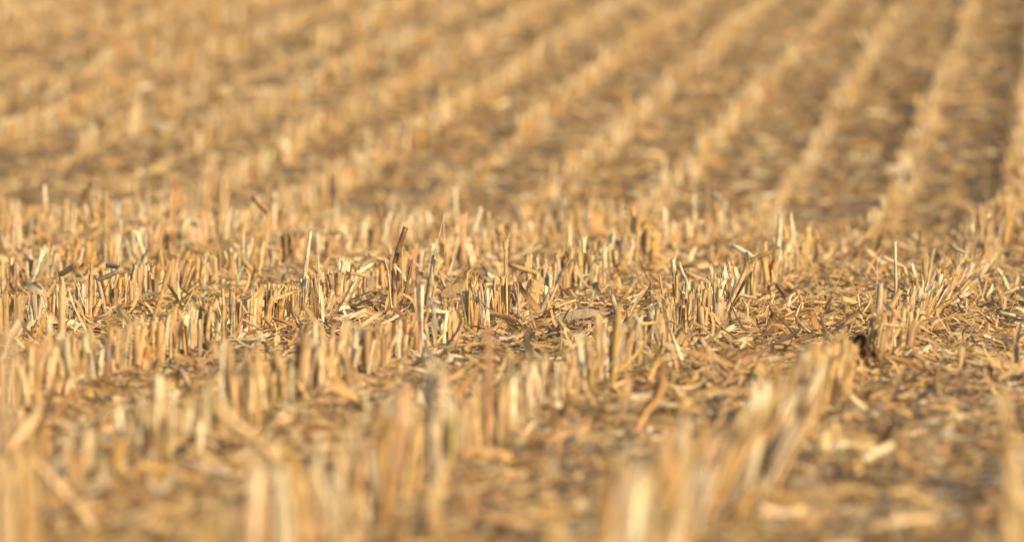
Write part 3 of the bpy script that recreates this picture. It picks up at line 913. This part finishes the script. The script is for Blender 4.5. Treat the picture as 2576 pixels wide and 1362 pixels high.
def mesh_of(v, i):
    if (v, i) not in part_mesh:
        nm, c = VAR[v]['parts'][i]
        part_mesh[(v, i)] = to_mesh(nm, c)
    return part_mesh[(v, i)]


ORD = ['next', 'second', 'third', 'fourth', 'fifth', 'sixth', 'seventh', 'eighth', 'ninth', 'tenth', 'eleventh', 'twelfth', 'thirteenth', 'fourteenth', 'fifteenth', 'sixteenth',
       'seventeenth', 'eighteenth', 'nineteenth', 'twentieth']
TENS = {20: 'twenty', 30: 'thirty', 40: 'forty', 50: 'fifty', 60: 'sixty', 70: 'seventy', 80: 'eighty'}


def ordinal(n):
    if n <= 20:
        return ORD[n - 1]
    t, u = n // 10 * 10, n % 10
    if u == 0:
        return TENS[t][:-1] + 'ieth'
    return TENS[t] + '-' + ('first' if u == 1 else ORD[u - 1])


ROWN = {2: 'right edge row', 1: 'lower right row', 0: 'middle row', -1: 'left centre row', -2: 'left palisade', -3: 'second left row', -4: 'third left row'}


def look(i):
    h, ln = A['hs'][i], A['lean'][i]
    w = []
    if h > 1.25: w.append('tall')
    elif h < .8: w.append('short')
    w.append({'straw': 'straw coloured', 'pale': 'pale cream', 'tan': 'dull tan', 'grey': 'greyish', 'olive': 'olive'}.get(T_NAMES[A['ti'][i]], T_NAMES[A['ti'][i]]))
    if ln > R(11):
        cx, cy = math.cos(A['ld'][i]), math.sin(A['ld'][i])
        if abs(cx) > .5:
            w.append('right-leaning' if cx > 0 else 'left-leaning')
        else:
            w.append('tilted')
    w.append({'plain': 'stub', 'frayed': 'frayed stub', 'husk': 'husky stub', 'bladed': 'leafy stub', 'thin': 'thin stem', 'snapped': 'snapped stub'}[VAR[A['var'][i]]['kind']])
    return ' '.join(w)


def labels_for(ids):
    lab = {}
    for k in sorted(set(A['k'][ids])):
        row = [i for i in ids if A['k'][i] == k]
        row.sort(key=lambda i: A['d'][i])
        lm = sorted((d, s) for r_, d, s in LANDMARKS if r_ == k)
        for n, i in enumerate(row):
            best = (n + 1, 'from the near end of the ' + ROWN.get(k, 'far left row'))
            for d, s in lm:
                c = sum(1 for j in row if min(d, A['d'][i]) < A['d'][j] < max(d, A['d'][i])) + 1
                if c < best[0]:
                    best = (c, ('behind the ' if A['d'][i] > d else 'in front of the ') + s)
            o = ordinal(best[0])
            if best[1].startswith('from') and o == 'next':
                o = 'first'
            lab[i] = f"{look(i)}, {o} {best[1]}"
    return lab


IDS = np.nonzero(ind)[0]
LAB = labels_for(list(IDS))
for i in IDS:
    v = A['var'][i]
    o = root('corn_stalk', LOC[i], LAB[i], 'corn stalk', 'maize stubble stalks')
    o.rotation_euler = Matrix(ROT[i].tolist()).to_euler()
    o.scale = SCL[i]
    stem = None
    for q in range(len(VAR[v]['parts'])):
        nm = VAR[v]['parts'][q][0]
        c = obj(nm, mesh_of(v, q), stem if nm in ('pith', 'frayed_fibres') else o)
        stem = stem or c
        c.color = (*A['tint'][i], 1)

# all the other stalks, as one
rest = ~ind
near_c = bake([join([c for _, c in v['parts']]) for v in VAR], A['var'][rest], ROT[rest], SCL[rest], LOC[rest], A['tint'][rest])
Bs = np.stack([B['ws'] * 1.3, B['ws'] * 1.3, B['hs']], 1)
far_c = bake([join([c for _, c in v['parts']]) for v in LOD], B['var'], rot_mats(B['yaw'], B['lean'], B['ld']), Bs,
             np.stack([B['x'], B['d'], gz(B['d'], B['x']) - .004], 1), B['tint'])
tag(obj('corn_stubble', to_mesh('corn_stubble', join([near_c, far_c]))), 'rows of cut maize stubble running off up the slope', 'stubble', kind='stuff')

# ------------------------------------------------------------------ litter between the rows
lr = np.random.default_rng(31)


def litter_piece(seed):
    rng = np.random.default_rng(seed)
    kind = rng.choice(['leaf', 'splinter', 'cane', 'flake'], p=[.42, .26, .06, .26])
    if kind in ('leaf', 'flake'):
        L = rng.uniform(.05, .20) if kind == 'leaf' else rng.uniform(.012, .04)
        W = rng.uniform(.006, .024)
        n = 6 if kind == 'leaf' else 3
        t = np.linspace(-.5, .5, n)
        k = rng.normal(0, 1.2)
        ang = k * t
        p = np.stack([np.sin(ang) / (k + 1e-6) * L if abs(k) > .05 else t * L, rng.normal(0, .06) * L * np.sin(t * 5), (1 - np.cos(ang)) / (k + 1e-6) * L], 1)
        w = W * np.interp(t, [-.5, -.3, .3, .5], [rng.uniform(.2, .9), 1, .9, rng.uniform(.1, .8)])
        return strip(p, w, rng, side=(0, 1, 0), fold=rng.uniform(-.3, .35), twist=rng.normal(0, .9), mat=3, rag=.2)
    if kind == 'splinter':
        L = rng.uniform(.03, .20); r = rng.uniform(.0008, .0032)
        p = np.stack([np.linspace(-L / 2, L / 2, 3), rng.normal(0, .03 * L, 3), rng.normal(0, .03 * L, 3)], 1)
        return tube(p, [r * .4, r, r * .3], 4, rng, 1.0, mat=3, oval=.6)
    L = rng.uniform(.03, .10); r = rng.uniform(.006, .011)
    p = np.stack([np.linspace(-L / 2, L / 2, 4), np.zeros(4), np.zeros(4)], 1)
    return tube(p, r, 7, rng, 1.0, mat=3, rag=.012, cap=True, capb=True)


PIECES = [litter_piece(400 + i) for i in range(60)]
L_COL = np.array([(.52, .35, .165), (.61, .46, .25), (.40, .245, .11), (.72, .60, .40), (.43, .36, .26), (.60, .39, .15), (.24, .14, .07), (.55, .34, .21), (.72, .62, .45)])
L_P = np.array([.25, .22, .13, .10, .08, .12, .05, .03, .02])


def litter(d0, d1, dens, margin, size, name, label, patchy=True):
    n = int(dens * ((d1 ** 2 - d0 ** 2) * .061 + 2 * margin * (d1 - d0)))
    # uniform over the trapezium
    d = np.sqrt(lr.uniform(d0 ** 2, d1 ** 2, n * 3))
    x = lr.uniform(-1, 1, n * 3) * (.061 * d + margin)
    w = (.061 * d + margin) / d
    pk = vnoise(x * 2.2, d * .8, 41) * .7 + vnoise(x * 6, d * 3, 42) * .5
    # rows gather residue; right of the middle row the soil shows more
    rx = row_x(d, 0)
    rel = (x - rx) / SPACING
    near_row = np.abs(rel - np.round(rel))
    bare = np.clip((x - (rx + .12)) / .3, 0, 1) * np.clip((25.5 - d) / 4, 0, 1)
    keepp = np.clip((.04 + pk * 1.25 if patchy else .6 + pk * .35) * (1 + (.5 if patchy else 0) * (near_row < .16)) * (1 - .45 * bare), 0, 1.6) * w / w.max()
    kp = lr.random(n * 3) < keepp / 1.6
    d, x = d[kp][:n], x[kp][:n]
    n = len(d)
    yaw = lr.uniform(0, 2 * math.pi, n)
    q_ = 1.0 if patchy else .5
    pitch = lr.normal(0, R(10) * q_, n)
    roll = lr.normal(0, R(30) * q_, n)
    steep = lr.random(n) < .07 * q_ ** 2
    pitch = np.where(steep, lr.uniform(R(25), R(65), n), pitch)
    cy, sy, cp, sp, cr, sr = np.cos(yaw), np.sin(yaw), np.cos(pitch), np.sin(pitch), np.cos(roll), np.sin(roll)
    z0, o1 = np.zeros(n), np.ones(n)
    Rz = np.stack([np.stack([cy, -sy, z0], -1), np.stack([sy, cy, z0], -1), np.stack([z0, z0, o1], -1)], -2)
    Ry = np.stack([np.stack([cp, z0, sp], -1), np.stack([z0, o1, z0], -1), np.stack([-sp, z0, cp], -1)], -2)
    Rx = np.stack([np.stack([o1, z0, z0], -1), np.stack([z0, cr, -sr], -1), np.stack([z0, sr, cr], -1)], -2)
    which = lr.integers(0, len(PIECES), n)
    half = np.array([np.abs(c.v[:, 0]).max() for c in PIECES])[which]
    s = lr.uniform(.6, 1.25, n) * size
    z = gz(d, x) + .004 + np.abs(lr.normal(0, .011, n)) + half * s * np.abs(sp) * .8
    ci = lr.choice(len(L_COL), n, p=L_P)
    tint = L_COL[ci] * (1 + lr.normal(0, .12, (n, 1))) * (1 + lr.normal(0, .03, (n, 3)))
    c = bake(PIECES, which, Rz @ Ry @ Rx, np.repeat(s[:, None], 3, 1), np.stack([x, d, z], 1), tint)
    return c


lc = join([litter(12, 46.5, 980, 1.5, .85, '', ''), litter(46.5, 128, 215, 3.0, 1.25, '', '', False)])
tag(obj('crop_residue', to_mesh('crop_residue', lc)), 'chopped dry leaves and cane splinters strewn between the rows', 'crop residue', kind='stuff')
print('individuals', len(IDS), 'heroes', N_HERO, 'near', len(NEAR), 'far', len(FAR), 'max d', A['d'][ind].max(), 'litter tris', len(lc.f))
import collections
_dup = [k for k, v in collections.Counter(LAB.values()).items() if v > 1]
print('dup labels', len(_dup), 'longest', max(len(s.split()) for s in LAB.values()))
